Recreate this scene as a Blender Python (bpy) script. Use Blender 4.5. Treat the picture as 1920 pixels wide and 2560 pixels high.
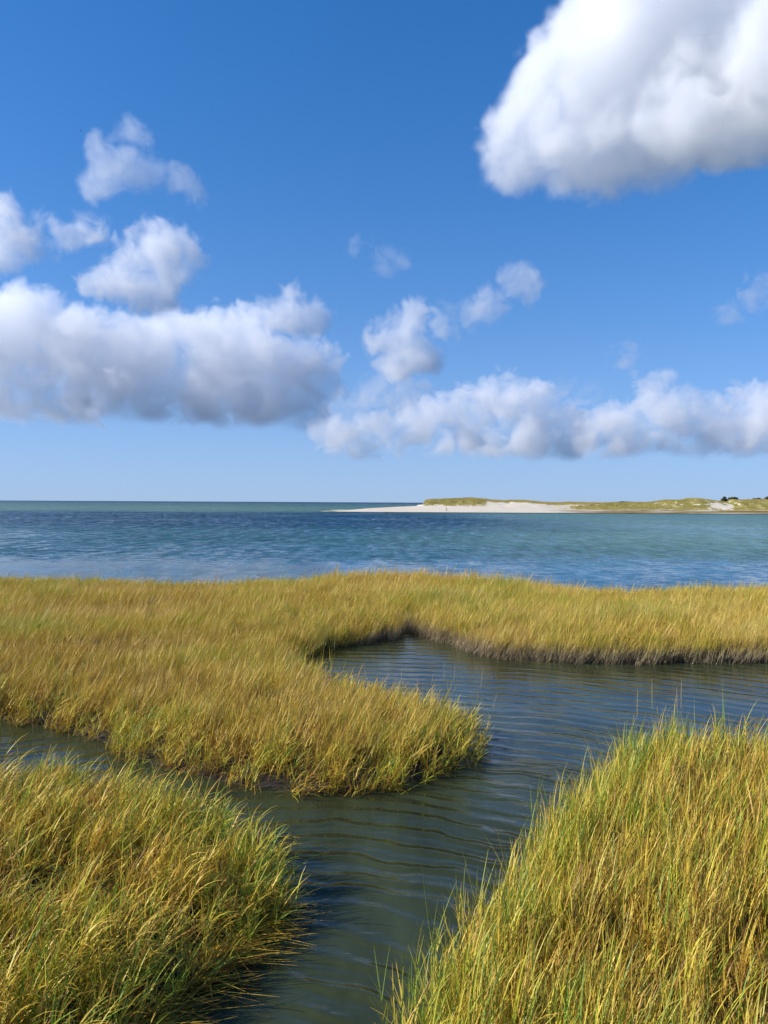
import bpy, bmesh, math, random
import numpy as np
from mathutils import Matrix, Vector, Euler

for o in list(bpy.data.objects):
    bpy.data.objects.remove(o)
sc = bpy.context.scene
COL = sc.collection
R = math.radians

# ---------------------------------------------------------------- camera, world, sun, exposure
CAM_H = 3.8
FV = 1789.0                      # focal length in the pixels used for measuring (1659 x 2212)
cam_d = bpy.data.cameras.new('camera')
cam = bpy.data.objects.new('camera', cam_d)
COL.objects.link(cam)
cam.location = (0, 0, CAM_H)
cam.rotation_euler = (R(90 - 0.664), R(-0.30), 0)
cam_d.sensor_fit = 'VERTICAL'
cam_d.sensor_height = 34.63
cam_d.lens = 28.0
cam_d.clip_start = 0.1
cam_d.clip_end = 200000
sc.camera = cam

SUN_EL, SUN_AZ = R(34), R(-102)          # azimuth measured from +Y towards +X
SUN_DIR = Vector((math.sin(SUN_AZ) * math.cos(SUN_EL), math.cos(SUN_AZ) * math.cos(SUN_EL), math.sin(SUN_EL)))
world = bpy.data.worlds.new('World')
sc.world = world
world.use_nodes = True
wn = world.node_tree
sky = wn.nodes.new('ShaderNodeTexSky')
sky.sky_type = 'NISHITA'
sky.sun_disc = False
sky.sun_elevation = SUN_EL
sky.sun_rotation = SUN_AZ
sky.altitude = 0
sky.air_density = 1.0
sky.dust_density = 0.3
sky.ozone_density = 3.5
bg = wn.nodes['Background']
hsv = wn.nodes.new('ShaderNodeHueSaturation')
hsv.inputs['Saturation'].default_value = 1.32
wtc = wn.nodes.new('ShaderNodeTexCoord')
wmp = wn.nodes.new('ShaderNodeMapping'); wmp.vector_type = 'POINT'        # keeps the sky at the horizon as blue as clean sea air leaves it
wmp.inputs['Location'].default_value = (0, 0, 0.125); wmp.inputs['Scale'].default_value = (1, 1, 0.90)
wnm = wn.nodes.new('ShaderNodeVectorMath'); wnm.operation = 'NORMALIZE'
wn.links.new(wtc.outputs['Generated'], wmp.inputs['Vector']); wn.links.new(wmp.outputs[0], wnm.inputs[0]); wn.links.new(wnm.outputs[0], sky.inputs['Vector'])
wn.links.new(sky.outputs[0], hsv.inputs['Color'])
wgain = wn.nodes.new('ShaderNodeMix'); wgain.data_type = 'RGBA'; wgain.blend_type = 'MULTIPLY'; wgain.inputs[0].default_value = 1.0
wgain.inputs[7].default_value = (1.62, 1.42, 1.55, 1)                    # clear autumn air, a touch violet
wn.links.new(hsv.outputs[0], wgain.inputs[6])
wsp = wn.nodes.new('ShaderNodeSeparateXYZ'); wn.links.new(wtc.outputs['Generated'], wsp.inputs[0])
def wmath(op, a, b_):
    q = wn.nodes.new('ShaderNodeMath'); q.operation = op
    for i, v in enumerate((a, b_)):
        if isinstance(v, (int, float)): q.inputs[i].default_value = v
        else: wn.links.new(v, q.inputs[i])
    return q.outputs[0]
wh = wmath('MULTIPLY', wmath('POWER', 2.718, wmath('MULTIPLY', wmath('MAXIMUM', wsp.outputs[2], 0.0), -9.0)), 0.92)   # pale sea haze all round the horizon
whz = wn.nodes.new('ShaderNodeMix'); whz.data_type = 'RGBA'; whz.inputs[7].default_value = (3.3, 4.5, 6.3, 1)
wn.links.new(wh, whz.inputs[0]); wn.links.new(wgain.outputs[2], whz.inputs[6]); wn.links.new(whz.outputs[2], bg.inputs['Color'])
bg.inputs['Strength'].default_value = 0.10

sun_d = bpy.data.lights.new('sun', 'SUN')
sun_d.energy = 4.9
sun_d.angle = R(0.53)
sun_d.color = (1.0, 0.94, 0.85)
sun = bpy.data.objects.new('sun', sun_d)
COL.objects.link(sun)
sun.rotation_euler = SUN_DIR.to_track_quat('Z', 'Y').to_euler()
sun.location = (0, 0, 50)

sc.view_settings.view_transform = 'Standard'
sc.view_settings.look = 'None'
sc.view_settings.gamma = 1.0
sc.view_settings.use_curve_mapping = False
sc.view_settings.exposure = 0.25
cy = sc.cycles
cy.use_denoising = True
cy.denoiser = 'OPENIMAGEDENOISE'
cy.denoising_prefilter = 'ACCURATE'
cy.use_adaptive_sampling = True
cy.adaptive_threshold = 0.012
cy.max_bounces = 16
cy.diffuse_bounces = 3
cy.glossy_bounces = 3
cy.transmission_bounces = 4
cy.volume_bounces = 11
cy.transparent_max_bounces = 8
cy.volume_step_rate = 1.0
cy.volume_max_steps = 400
cy.caustics_reflective = False
cy.caustics_refractive = False

# ---------------------------------------------------------------- helpers
rng = np.random.default_rng(7)
CAM_M = np.array(Euler(cam.rotation_euler).to_matrix())


def ray(px, py):
    """direction of a measured pixel (1659 x 2212 frame) in the world"""
    d = np.array([(px - 829.5) / FV, -(py - 1106.0) / FV, -1.0])
    return CAM_M @ d


def ground(px, py, z=0.0):
    d = ray(px, py)
    t = (z - CAM_H) / d[2]
    return np.array([d[0] * t, d[1] * t])


def at_depth(px, py, Y):
    d = ray(px, py)
    t = Y / d[1]
    return np.array([d[0] * t, Y, CAM_H + d[2] * t])


def sstep(a, b, x):
    t = np.clip((x - a) / (b - a), 0, 1)
    return t * t * (3 - 2 * t)


_LAT = np.random.default_rng(11).uniform(-1, 1, (64, 64, 64)).astype(np.float32)


def vnoise3(x, y, z, seed=0):
    x = x + seed * 17.3; y = y + seed * 5.7; z = z + seed * 9.1
    xi = np.floor(x).astype(np.int32); yi = np.floor(y).astype(np.int32); zi = np.floor(z).astype(np.int32)
    fx = (x - xi).astype(np.float32); fy = (y - yi).astype(np.float32); fz = (z - zi).astype(np.float32)
    fx = fx * fx * fx * (fx * (fx * 6 - 15) + 10); fy = fy * fy * fy * (fy * (fy * 6 - 15) + 10); fz = fz * fz * fz * (fz * (fz * 6 - 15) + 10)
    x0 = xi & 63; x1 = (xi + 1) & 63; y0 = yi & 63; y1 = (yi + 1) & 63; z0 = zi & 63; z1 = (zi + 1) & 63
    L = _LAT
    a = L[x0, y0, z0]; a = a + (L[x1, y0, z0] - a) * fx
    b = L[x0, y1, z0]; b = b + (L[x1, y1, z0] - b) * fx
    c = L[x0, y0, z1]; c = c + (L[x1, y0, z1] - c) * fx
    d = L[x0, y1, z1]; d = d + (L[x1, y1, z1] - d) * fx
    a = a + (b - a) * fy
    c = c + (d - c) * fy
    return a + (c - a) * fz


def fbm2(x, y, oct=4, seed=0, gain=0.5):
    s = 0; a = 1.0; n = 0
    for i in range(oct):
        s = s + a * vnoise3(x * 2 ** i, y * 2 ** i, np.zeros_like(x) + 0.37 + i * 3.1, seed + i)
        n += a; a *= gain
    return s / n


def new_mat(name):
    m = bpy.data.materials.new(name)
    m.use_nodes = True
    nt = m.node_tree
    return m, nt, nt.nodes, nt.links


def tag(o, label=None, cat=None, group=None, kind=None):
    if label: o['label'] = label
    if cat: o['category'] = cat
    if group: o['group'] = group
    if kind: o['kind'] = kind
    return o


def mesh_np(name, V, F=None, mat=None, attrs=None, smooth=True, parent=None, link=True):
    """mesh object from arrays; F is (n,3) or (n,4)"""
    me = bpy.data.meshes.new(name)
    V = np.asarray(V, np.float32)
    me.vertices.add(len(V))
    me.vertices.foreach_set('co', V.ravel())
    if F is not None and len(F):
        F = np.asarray(F, np.int32)
        k = F.shape[1]
        me.loops.add(F.size)
        me.loops.foreach_set('vertex_index', F.ravel())
        me.polygons.add(len(F))
        me.polygons.foreach_set('loop_start', np.arange(0, F.size, k, dtype=np.int32))
        me.polygons.foreach_set('loop_total', np.full(len(F), k, np.int32))
    me.update(calc_edges=True)
    if F is not None and len(F) and smooth:
        me.polygons.foreach_set('use_smooth', np.ones(len(me.polygons), bool))
    for k_, (typ, arr) in (attrs or {}).items():
        at = me.attributes.new(k_, typ, 'POINT')
        if typ == 'FLOAT_COLOR':
            at.data.foreach_set('color', np.asarray(arr, np.float32).ravel())
        elif typ == 'FLOAT_VECTOR':
            at.data.foreach_set('vector', np.asarray(arr, np.float32).ravel())
        elif typ == 'INT':
            at.data.foreach_set('value', np.asarray(arr, np.int32).ravel())
        else:
            at.data.foreach_set('value', np.asarray(arr, np.float32).ravel())
    if mat: me.materials.append(mat)
    o = bpy.data.objects.new(name, me)
    if link: COL.objects.link(o)
    if parent: o.parent = parent
    return o


def grid_faces(nr, nc):
    i = np.arange(nr - 1)[:, None] * nc + np.arange(nc - 1)[None, :]
    i = i.ravel()
    return np.stack([i, i + 1, i + nc + 1, i + nc], 1)


def poly_sd(P, poly):
    """signed distance (positive inside) of points P (n,2) to polygon"""
    poly = np.asarray(poly, np.float64)
    best = np.full(len(P), 1e9)
    inside = np.zeros(len(P), bool)
    x, y = P[:, 0], P[:, 1]
    for i in range(len(poly)):
        a = poly[i]; b = poly[(i + 1) % len(poly)]
        ab = b - a
        t = np.clip(((x - a[0]) * ab[0] + (y - a[1]) * ab[1]) / max(ab @ ab, 1e-9), 0, 1)
        dx = x - (a[0] + t * ab[0]); dy = y - (a[1] + t * ab[1])
        best = np.minimum(best, dx * dx + dy * dy)
        if a[1] != b[1]:
            c = ((a[1] > y) != (b[1] > y)) & (x < (b[0] - a[0]) * (y - a[1]) / (b[1] - a[1]) + a[0])
            inside ^= c
    d = np.sqrt(best)
    return np.where(inside, d, -d)


# ---------------------------------------------------------------- banks of the salt marsh (outlines at the waterline)
LEFT_PX = [(-900, 1742), (-300, 1746), (0, 1750), (150, 1742), (300, 1776), (430, 1818), (535, 1870), (592, 1930), (572, 1990),
           (488, 2070), (385, 2165), (288, 2255), (150, 2380), (-40, 2640), (-900, 2640)]
RIGHT_PX = [(880, 2640), (902, 2430), (938, 2310), (1000, 2190), (1065, 2125), (1130, 2040), (1200, 1930), (1265, 1830), (1330, 1740),
            (1400, 1712), (1530, 1705), (1800, 1705), (2800, 1700), (2800, 2640)]
MID_PX = [(-2200, 1545), (-300, 1548), (0, 1555), (100, 1570), (180, 1590), (300, 1640), (450, 1680), (560, 1702), (640, 1712), (740, 1722),
          (840, 1705), (920, 1675), (985, 1645), (1028, 1614), (1012, 1592), (980, 1580), (905, 1560), (820, 1540), (725, 1516), (645, 1496),
          (592, 1456), (618, 1424), (700, 1400), (810, 1387), (850, 1377), (868, 1352), (880, 1342), (886, 1366), (960, 1385), (1000, 1405), (1080, 1425),
          (1200, 1432), (1400, 1432), (1659, 1430), (3400, 1425), (3400, 1300), (1659, 1303), (1500, 1307), (1350, 1310), (1200, 1296),
          (1000, 1279), (850, 1272), (600, 1281), (430, 1288), (250, 1280), (0, 1276), (-2200, 1270)]


def to_world(px, rag=0.24):
    pts = np.array([ground(*p) for p in px])
    # round the traced corners a little and roughen the shoreline
    out = []
    n = len(pts)
    for i in range(n):
        a, b = pts[i], pts[(i + 1) % n]
        L = np.linalg.norm(b - a)
        k = int(min(max(L / 0.35, 1), 40))
        for j in range(k):
            out.append(a + (b - a) * j / k)
    out = np.array(out)
    for _ in range(2):
        out = 0.25 * np.roll(out, 1, 0) + 0.5 * out + 0.25 * np.roll(out, -1, 0)
    nx = fbm2(out[:, 0] * 1.3, out[:, 1] * 1.3, 3, 3) * rag
    ny = fbm2(out[:, 0] * 1.3, out[:, 1] * 1.3, 3, 9) * rag
    out[:, 0] += nx; out[:, 1] += ny
    return out


RIGHT_PX = [(px, 1088 + (py - 1088) * (0.966 if py < 2600 else 1)) for px, py in RIGHT_PX]
LEFT, RIGHT, MID = to_world(LEFT_PX), to_world(RIGHT_PX, 0.10), to_world(MID_PX)


def marsh_sd(P):
    return np.maximum(np.maximum(poly_sd(P, LEFT), poly_sd(P, RIGHT)), poly_sd(P, MID))


def marsh_z(sd, P):
    z = np.where(sd < 0, np.maximum(-0.9, sd * 0.75), 0.0)
    z = z + 0.10 * sstep(0.0, 0.35, sd) + 0.10 * sstep(0.2, 2.5, sd)
    z = z + 0.035 * fbm2(P[:, 0] * 2.2, P[:, 1] * 2.2, 3, 21) * sstep(-0.2, 0.3, sd)
    return z


# ---------------------------------------------------------------- ground: marsh mud under the grass
m, nt, N, L = new_mat('marsh_mud')
b = N['Principled BSDF']
nz = N.new('ShaderNodeTexNoise'); nz.inputs['Scale'].default_value = 9; nz.inputs['Detail'].default_value = 6
cr = N.new('ShaderNodeValToRGB')
cr.color_ramp.elements[0].color = (0.012, 0.009, 0.006, 1); cr.color_ramp.elements[1].color = (0.045, 0.032, 0.018, 1)
geo = N.new('ShaderNodeNewGeometry')
L.new(geo.outputs['Position'], nz.inputs['Vector'])
L.new(nz.outputs[0], cr.inputs[0]); L.new(cr.outputs[0], b.inputs['Base Color'])
b.inputs['Roughness'].default_value = 0.75
bp = N.new('ShaderNodeBump'); bp.inputs['Strength'].default_value = 0.6; bp.inputs['Distance'].default_value = 0.03
L.new(nz.outputs[0], bp.inputs['Height']); L.new(bp.outputs[0], b.inputs['Normal'])
MUD = m
gy = np.concatenate([np.arange(3.4, 21, 0.12), np.arange(21, 42, 0.25)])
gx = np.concatenate([np.arange(-34, -9, 0.35), np.arange(-9, 11, 0.12), np.arange(11, 34.1, 0.35)])
GX, GY = np.meshgrid(gx, gy)
P = np.stack([GX.ravel(), GY.ravel()], 1)
sd = marsh_sd(P)
mud = mesh_np('ground', np.column_stack([P, marsh_z(sd, P)]), grid_faces(len(gy), len(gx)), MUD)
tag(mud, 'dark marsh mud between and under the grass stems', 'ground', kind='structure')

# ---------------------------------------------------------------- water: one sheet, creek in front, bay behind, sea to the horizon
Ys = np.concatenate([[-60, -10], np.arange(2, 22, 0.25), np.geomspace(22, 420, 260), np.geomspace(430, 70000, 90)])
ts = np.linspace(-2.2, 2.2, 331)
YY, TT = np.meshgrid(Ys, ts, indexing='ij')
XX = TT * (np.abs(YY) + 12)
WP = np.stack([XX.ravel(), YY.ravel()], 1)
x, y = WP[:, 0], WP[:, 1]
u = 960 + 2070 * x / np.maximum(y, 1)          # only used to lay the shoals and deep channel out, as distances along the bay
wob = fbm2(x * 0.02, y * 0.02, 4, 31)
yl = y * (1 + 0.10 * fbm2(x * 0.012, y * 0.03, 4, 41))


def c3(r, g, b_): return np.array([r, g, b_])


creek = c3(0.036, 0.046, 0.021)
teal = c3(0.075, 0.165, 0.145)
navy = c3(0.003, 0.036, 0.060)
blue = c3(0.030, 0.095, 0.115)
shoal = c3(0.075, 0.150, 0.095)
seagreen = c3(0.040, 0.105, 0.075)
deep = c3(0.010, 0.040, 0.075)
colr = np.zeros((len(x), 3)) + creek


def lay(cur, new, w): return cur + (np.asarray(new) - cur) * w[:, None]


colr = lay(colr, blue, sstep(30, 40, y))
east = sstep(-22, 45, x - 0.06 * y + 14 * wob)
colr = lay(colr, teal, east * sstep(32, 60, y))
colr = lay(colr, c3(0.110, 0.215, 0.180), east * sstep(60, 90, yl) * (1 - sstep(130, 210, yl)) * 0.75)
# deep eelgrass channel
chan = sstep(95, 160, yl) * (1 - sstep(285, 320, y)) * (1 - sstep(2, 48, x - 0.03 * y + 10 * wob))
colr = lay(colr, navy, chan)
colr = lay(colr, c3(0.060, 0.150, 0.115), east * sstep(200, 270, yl) * (1 - sstep(325, 345, y)) * 0.8)
# shoals seaward of the spit
far = sstep(290, 312, y)
colr = lay(colr, seagreen, far * (1 - sstep(-30, 15, x - 0.0 * y) * (1 - sstep(330, 360, y))))
colr = lay(colr, shoal, sstep(300, 330, y) * (1 - sstep(500, 900, y)) * (1 - sstep(-30, 30, x)) * (0.5 + 0.5 * sstep(-0.2, 0.4, fbm2(x * 0.006, y * 0.02, 3, 55))))
colr = lay(colr, deep, sstep(1100, 2600, y))
creekm = 1 - sstep(26, 33, y)
# calm, sheltered water next to the far marsh edge, wind-ruffled water farther out
calm = sstep(32, 36, y) * (1 - sstep(46, 66, yl + 14 * wob))
calm = np.maximum(calm, 0.45 * sstep(0.05, 0.5, fbm2(x * 0.018, y * 0.06, 4, 77)) * (1 - sstep(120, 200, y)) * sstep(34, 40, y))
calm = calm * (1 - 0.35 * east)
ruff = (1 - 0.93 * calm) * (1 - creekm)

m, nt, N, L = new_mat('water')
b = N['Principled BSDF']
b.inputs['IOR'].default_value = 1.333
b.inputs['Roughness'].default_value = 0.04


def node(t, **kw):
    n = N.new(t)
    for k, v in kw.items(): setattr(n, k, v)
    return n


def mth(op, a, b_=None, c=None):
    n = N.new('ShaderNodeMath'); n.operation = op
    for i, v in enumerate((a, b_, c)):
        if v is None: continue
        if isinstance(v, (int, float)): n.inputs[i].default_value = v
        else: L.new(v, n.inputs[i])
    return n.outputs[0]


def attr(name, out='Fac', typ='GEOMETRY'):
    n = N.new('ShaderNodeAttribute'); n.attribute_name = name; n.attribute_type = typ
    return n.outputs[out]


def noise(vec, scale, detail=3, rough=0.5, dist=0.0):
    n = N.new('ShaderNodeTexNoise')
    n.inputs['Scale'].default_value = scale; n.inputs['Detail'].default_value = detail
    n.inputs['Roughness'].default_value = rough; n.inputs['Distortion'].default_value = dist
    L.new(vec, n.inputs['Vector'])
    return n.outputs[0]


def scaled(vec, s):
    n = N.new('ShaderNodeVectorMath'); n.operation = 'MULTIPLY'
    L.new(vec, n.inputs[0]); n.inputs[1].default_value = s
    return n.outputs[0]


pos = N.new('ShaderNodeNewGeometry').outputs['Position']
sep = N.new('ShaderNodeSeparateXYZ'); L.new(pos, sep.inputs[0])
X_, Y_ = sep.outputs[0], sep.outputs[1]
# creek ripples: rings running out from the left bank
dx = mth('ADD', X_, 1.1); dy = mth('ADD', Y_, -5.0)
rr = mth('SQRT', mth('ADD', mth('MULTIPLY', dx, dx), mth('MULTIPLY', dy, dy)))
warp = noise(pos, 0.55, 3, 0.55)
warp2 = noise(pos, 2.1, 2, 0.5)
rw = mth('ADD', rr, mth('ADD', mth('MULTIPLY', warp, 0.85), mth('MULTIPLY', warp2, 0.12)))
ph = mth('MULTIPLY', mth('POWER', rw, 0.86), 2 * math.pi / 0.27)
w1 = mth('SINE', ph)
w1 = mth('POWER', mth('MULTIPLY_ADD', w1, 0.5, 0.5), 2.2)
w2 = mth('SINE', mth('MULTIPLY_ADD', ph, 1.83, 1.3))
amp = mth('MULTIPLY_ADD', noise(pos, 0.75, 2), 1.9, -0.42)
amp = mth('MAXIMUM', amp, 0.12)
rip = mth('MULTIPLY', mth('MULTIPLY_ADD', w2, 0.16, w1), amp)
rip = mth('MULTIPLY', mth('MULTIPLY', rip, 0.031), attr('rip'))
fine = mth('MULTIPLY', noise(scaled(pos, (3.5, 9.0, 1)), 1.5, 4, 0.6, 0.4), 0.0028)
creek_h = mth('MULTIPLY', mth('ADD', rip, fine), attr('creek'))
# bay chop: wave slopes taken straight from noise, so that they do not fade with distance
def slopes(vec, scale, detail, amount):
    n = N.new('ShaderNodeTexNoise'); n.inputs['Scale'].default_value = scale; n.inputs['Detail'].default_value = detail; n.inputs['Roughness'].default_value = 0.62
    L.new(vec, n.inputs['Vector'])
    v = N.new('ShaderNodeVectorMath'); v.operation = 'SUBTRACT'; L.new(n.outputs[1], v.inputs[0]); v.inputs[1].default_value = (0.5, 0.5, 0.5)
    sx_ = N.new('ShaderNodeSeparateXYZ'); L.new(v.outputs[0], sx_.inputs[0])
    cx_ = N.new('ShaderNodeCombineXYZ')
    L.new(mth('MULTIPLY', sx_.outputs[0], amount), cx_.inputs[0])
    L.new(mth('MULTIPLY', mth('ABSOLUTE', sx_.outputs[1]), -1.5 * amount), cx_.inputs[1])
    return cx_.outputs[0]
sa = N.new('ShaderNodeVectorMath'); sa.operation = 'ADD'
L.new(slopes(scaled(pos, (0.55, 1.5, 1)), 1.0, 4, 1.7), sa.inputs[0]); L.new(slopes(scaled(pos, (2.4, 5.5, 1)), 1.0, 3, 1.0), sa.inputs[1])
sr = N.new('ShaderNodeVectorMath'); sr.operation = 'SCALE'; L.new(sa.outputs[0], sr.inputs[0]); gust = mth('MULTIPLY_ADD', noise(scaled(pos, (0.75, 0.16, 1)), 1.0, 3, 0.6), 3.2, -0.6)
gust2 = mth('MULTIPLY_ADD', noise(scaled(pos, (0.05, 0.03, 1)), 1.0, 3, 0.5), 1.6, 0.2)
L.new(mth('MULTIPLY', attr('ruff'), mth('MULTIPLY', gust, gust2)), sr.inputs['Scale'])
bp = N.new('ShaderNodeBump'); bp.inputs['Strength'].default_value = 1.0; bp.inputs['Distance'].default_value = 1.0
L.new(creek_h, bp.inputs['Height'])
na = N.new('ShaderNodeVectorMath'); na.operation = 'ADD'; L.new(bp.outputs[0], na.inputs[0]); L.new(sr.outputs[0], na.inputs[1])
nn_ = N.new('ShaderNodeVectorMath'); nn_.operation = 'NORMALIZE'; L.new(na.outputs[0], nn_.inputs[0]); L.new(nn_.outputs[0], b.inputs['Normal'])
L.new(mth('ADD', mth('MULTIPLY', attr('ruff'), -0.35), mth('MULTIPLY_ADD', attr('near'), -0.27, 0.48)), b.inputs['Specular IOR Level'])
# body colour with slight mottling; foam flecks out on the shoals
mot = N.new('ShaderNodeMix'); mot.data_type = 'RGBA'; mot.blend_type = 'MULTIPLY'; mot.inputs[0].default_value = 1.0
mr = N.new('ShaderNodeMapRange'); mr.inputs[1].default_value = 0.3; mr.inputs[2].default_value = 0.7; mr.inputs[3].default_value = 0.55; mr.inputs[4].default_value = 1.45
L.new(noise(scaled(pos, (0.9, 0.2, 1)), 1.0, 5, 0.62), mr.inputs[0])
L.new(attr('body', 'Color'), mot.inputs[6]); L.new(mr.outputs[0], mot.inputs[7])
fo = N.new('ShaderNodeMapRange'); fo.inputs[1].default_value = 0.735; fo.inputs[2].default_value = 0.76
L.new(noise(scaled(pos, (0.16, 0.07, 1)), 1.0, 3, 0.6), fo.inputs[0])
fom = mth('MULTIPLY', fo.outputs[0], attr('foam'))
fx = N.new('ShaderNodeMix'); fx.data_type = 'RGBA'; fx.inputs[7].default_value = (0.7, 0.72, 0.7, 1)
L.new(fom, fx.inputs[0]); L.new(mot.outputs[2], fx.inputs[6]); L.new(fx.outputs[2], b.inputs['Base Color'])
foam = sstep(330, 350, y) * (1 - sstep(700, 1200, y))
water = mesh_np('water', np.column_stack([WP, np.zeros(len(WP))]), grid_faces(len(Ys), len(ts)), m,
                {'body': ('FLOAT_COLOR', np.column_stack([colr, np.ones(len(x))])), 'creek': ('FLOAT', creekm), 'rip': ('FLOAT', 1 - 0.62 * sstep(8.5, 16, y)), 'near': ('FLOAT', (1 - sstep(9, 17, y)) * creekm), 'ruff': ('FLOAT', ruff), 'foam': ('FLOAT', foam)})
tag(water, 'creek, blue green bay and open sea out to the horizon', 'water', kind='structure')

# ---------------------------------------------------------------- sand spit with dunes, about 330 m away
def pxX(sx): return (sx - 960) / 2070.0 * 372.0       # measured column of the 1920 frame -> metres along the spit


RIDGE_Y = 400.0
def ridge_z(sx, sy, Y=RIDGE_Y):
    hor = 1251 + 5.2 / 960 * sx
    return CAM_H + (hor - sy) * Y / 2070.0


ridge = [(1050, 1266), (1060, 1263), (1068, 1256), (1080, 1250.5), (1120, 1248.5), (1170, 1247.5), (1195, 1246), (1220, 1248), (1260, 1252), (1290, 1254), (1302, 1252.5), (1340, 1252),
         (1370, 1255), (1400, 1258), (1440, 1258.5), (1470, 1257), (1490, 1258), (1560, 1258.8), (1590, 1258), (1636, 1258.5), (1680, 1258), (1712, 1254), (1733, 1251), (1766, 1252.5),
         (1785, 1249), (1799, 1247), (1831, 1250), (1864, 1255), (1881, 1257), (1896, 1250), (1920, 1252), (1990, 1250), (2100, 1254), (2300, 1251), (2700, 1254)]
rX = np.array([pxX(a) for a, _ in ridge]); rZ = np.array([ridge_z(a, b_) for a, b_ in ridge])
ridge2 = [(1300, 1262), (1430, 1262), (1455, 1256.5), (1490, 1257.5), (1560, 1256.5), (1575, 1253.5), (1608, 1255), (1636, 1256.5), (1690, 1256), (1712, 1253), (1780, 1250.5), (1800, 1250), (1850, 1254), (1920, 1252), (2100, 1251), (2700, 1252)]
r2X = np.array([pxX(a) for a, _ in ridge2]) * 1.17; r2Z = np.array([ridge_z(a, b_, 450) for a, b_ in ridge2])
crest = [(840, -0.4), (857, 0.22), (922, 1.2), (992, 1.85), (1057, 2.35), (1100, 2.4), (1200, 2.3), (1300, 2.0), (1400, 1.3), (1500, 0.9), (1600, 0.9), (1750, 1.1), (1920, 1.1), (2700, 1.2)]
cX = np.array([pxX(a) for a, _ in crest]); cZ = np.array([b_ for _, b_ in crest])
sxs = np.concatenate([np.arange(-26, 185, 0.55), np.arange(185, 330, 2.0)])
sys_ = np.concatenate([np.arange(310, 425, 0.6), np.arange(425, 560, 2.5)])
SX, SY = np.meshgrid(sxs, sys_)
SP = np.stack([SX.ravel(), SY.ravel()], 1)


def shore_y(X): return 326 + 4.0 * np.exp(-((X + 18) / 9.0) ** 2) + 1.2 * fbm2(X * 0.05, X * 0 + 2.2, 3, 61) + np.clip(X - 90, 0, 200) * 0.0


def spit(P):
    X, Y = P[:, 0], P[:, 1]
    d = Y - shore_y(X)
    zc = np.interp(X, cX, cZ); zr = np.interp(X, rX, rZ, left=-1.0); z2 = np.interp(X, r2X, r2Z, left=-1.5)
    isd = sstep(pxX(1050), pxX(1075), X)
    dc = 18 + 36 * sstep(pxX(857), pxX(1040), X)
    z = np.where(d < 0, np.maximum(-1.5, d * 0.08), 0)
    z = z + 0.55 * zc * sstep(0, 1, d / dc) + 0.45 * zc * sstep(0.45, 1, d / dc)
    fall = sstep(dc, dc + 22, d) * (1 - isd)
    z = z * (1 - fall) - 1.2 * fall
    up = sstep(dc, 76, d) ** 0.8
    z = z + isd * np.maximum(zr - zc, 0) * up
    dn = sstep(82, 100, d)
    z = z - isd * dn * np.maximum(zr - 1.5, 0) * 0.7
    z = np.maximum(z, (z2 * np.exp(-((d - 124) / 16.0) ** 2) - 0.5 * (1 - np.exp(-((d - 124) / 16.0) ** 2))) * (d > 90))
    z = z * (1 - sstep(170, 220, d)) - 1.5 * sstep(170, 220, d)
    rough = sstep(48, 60, d) * isd * (1 - sstep(150, 170, d))
    z = z + rough * (0.35 * fbm2(X * 0.25, Y * 0.25, 4, 63)) + 0.04 * fbm2(X * 0.3, Y * 0.3, 3, 65) * (d > 0)
    return z, d


sz, sdist = spit(SP)
X, Y = SP[:, 0], SP[:, 1]
n1 = fbm2(X * 0.12, Y * 0.12, 4, 71); n2 = fbm2(X * 0.5, Y * 0.5, 3, 73); n3 = fbm2(X * 0.06, Y * 0.25, 4, 75)
colu = X / Y * 372.0
sand = np.array([0.68, 0.595, 0.455]); wet = np.array([0.40, 0.34, 0.27])
grassy = np.array([0.26, 0.27, 0.07]); straw = np.array([0.58, 0.51, 0.22]); rust = np.array([0.20, 0.12, 0.035]); olive = np.array([0.22, 0.18, 0.03]); darkg = np.array([0.045, 0.062, 0.028])
c = np.zeros((len(X), 3)) + sand
c = c * (1 + 0.07 * n2[:, None])
c = lay(c, wet, (1 - sstep(2.0, 7.0, sdist + 2 * n3)) * 0.8)
c = lay(c, wet * 0.8, 0.6 * sstep(0.15, 0.4, n3) * sstep(9, 12, sdist) * (1 - sstep(14, 19, sdist)))
zrel = (sz - np.interp(X, cX, cZ)) / np.maximum(np.interp(X, rX, rZ, left=1) - np.interp(X, cX, cZ), 0.4)
west = 1 - sstep(pxX(1195), pxX(1230), colu)
eastp = sstep(pxX(1350), pxX(1530), colu + 14 * n1 + 5 * n2)
mid = sstep(pxX(1195), pxX(1230), colu) * (1 - eastp)
isd = sstep(pxX(1056), pxX(1064), colu)
veg = isd * (west * sstep(0.02, 0.20, zrel + 0.35 * n2) + mid * sstep(0.62, 0.92, zrel + 0.30 * n2 + 0.1 * n1) + eastp * sstep(50, 58, sdist + 8 * n1 + 6 * n2))
blow = np.exp(-((colu - pxX(1803)) / 6.5) ** 2) * np.exp(-((sdist - 62) / 7.5) ** 2)
veg = veg * (1 - sstep(0.30, 0.50, blow + 0.9 * n2)) * sstep(0.1, 0.4, sz)
veg = np.maximum(veg, isd * (sdist > 80))
gcol = grassy + (straw - grassy) * sstep(-0.3, 0.35, n1 + 0.9 * n2)[:, None]
gcol = lay(gcol, np.array([0.16, 0.13, 0.06]), 0.7 * mid)
c = lay(c, gcol, veg)
marshy = eastp * sstep(0.5, 2.0, sdist) * (1 - sstep(44, 54, sdist + 12 * n1 + 5 * n2))
marshy = np.maximum(marshy, 0.8 * sstep(pxX(1290), pxX(1400), colu) * sstep(0.0, 0.3, n3) * sstep(6, 10, sdist) * (1 - sstep(14, 20, sdist)))
mcol = rust + (olive - rust) * sstep(-0.3, 0.3, fbm2(X * 0.05, Y * 0.3, 3, 79))[:, None]
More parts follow.
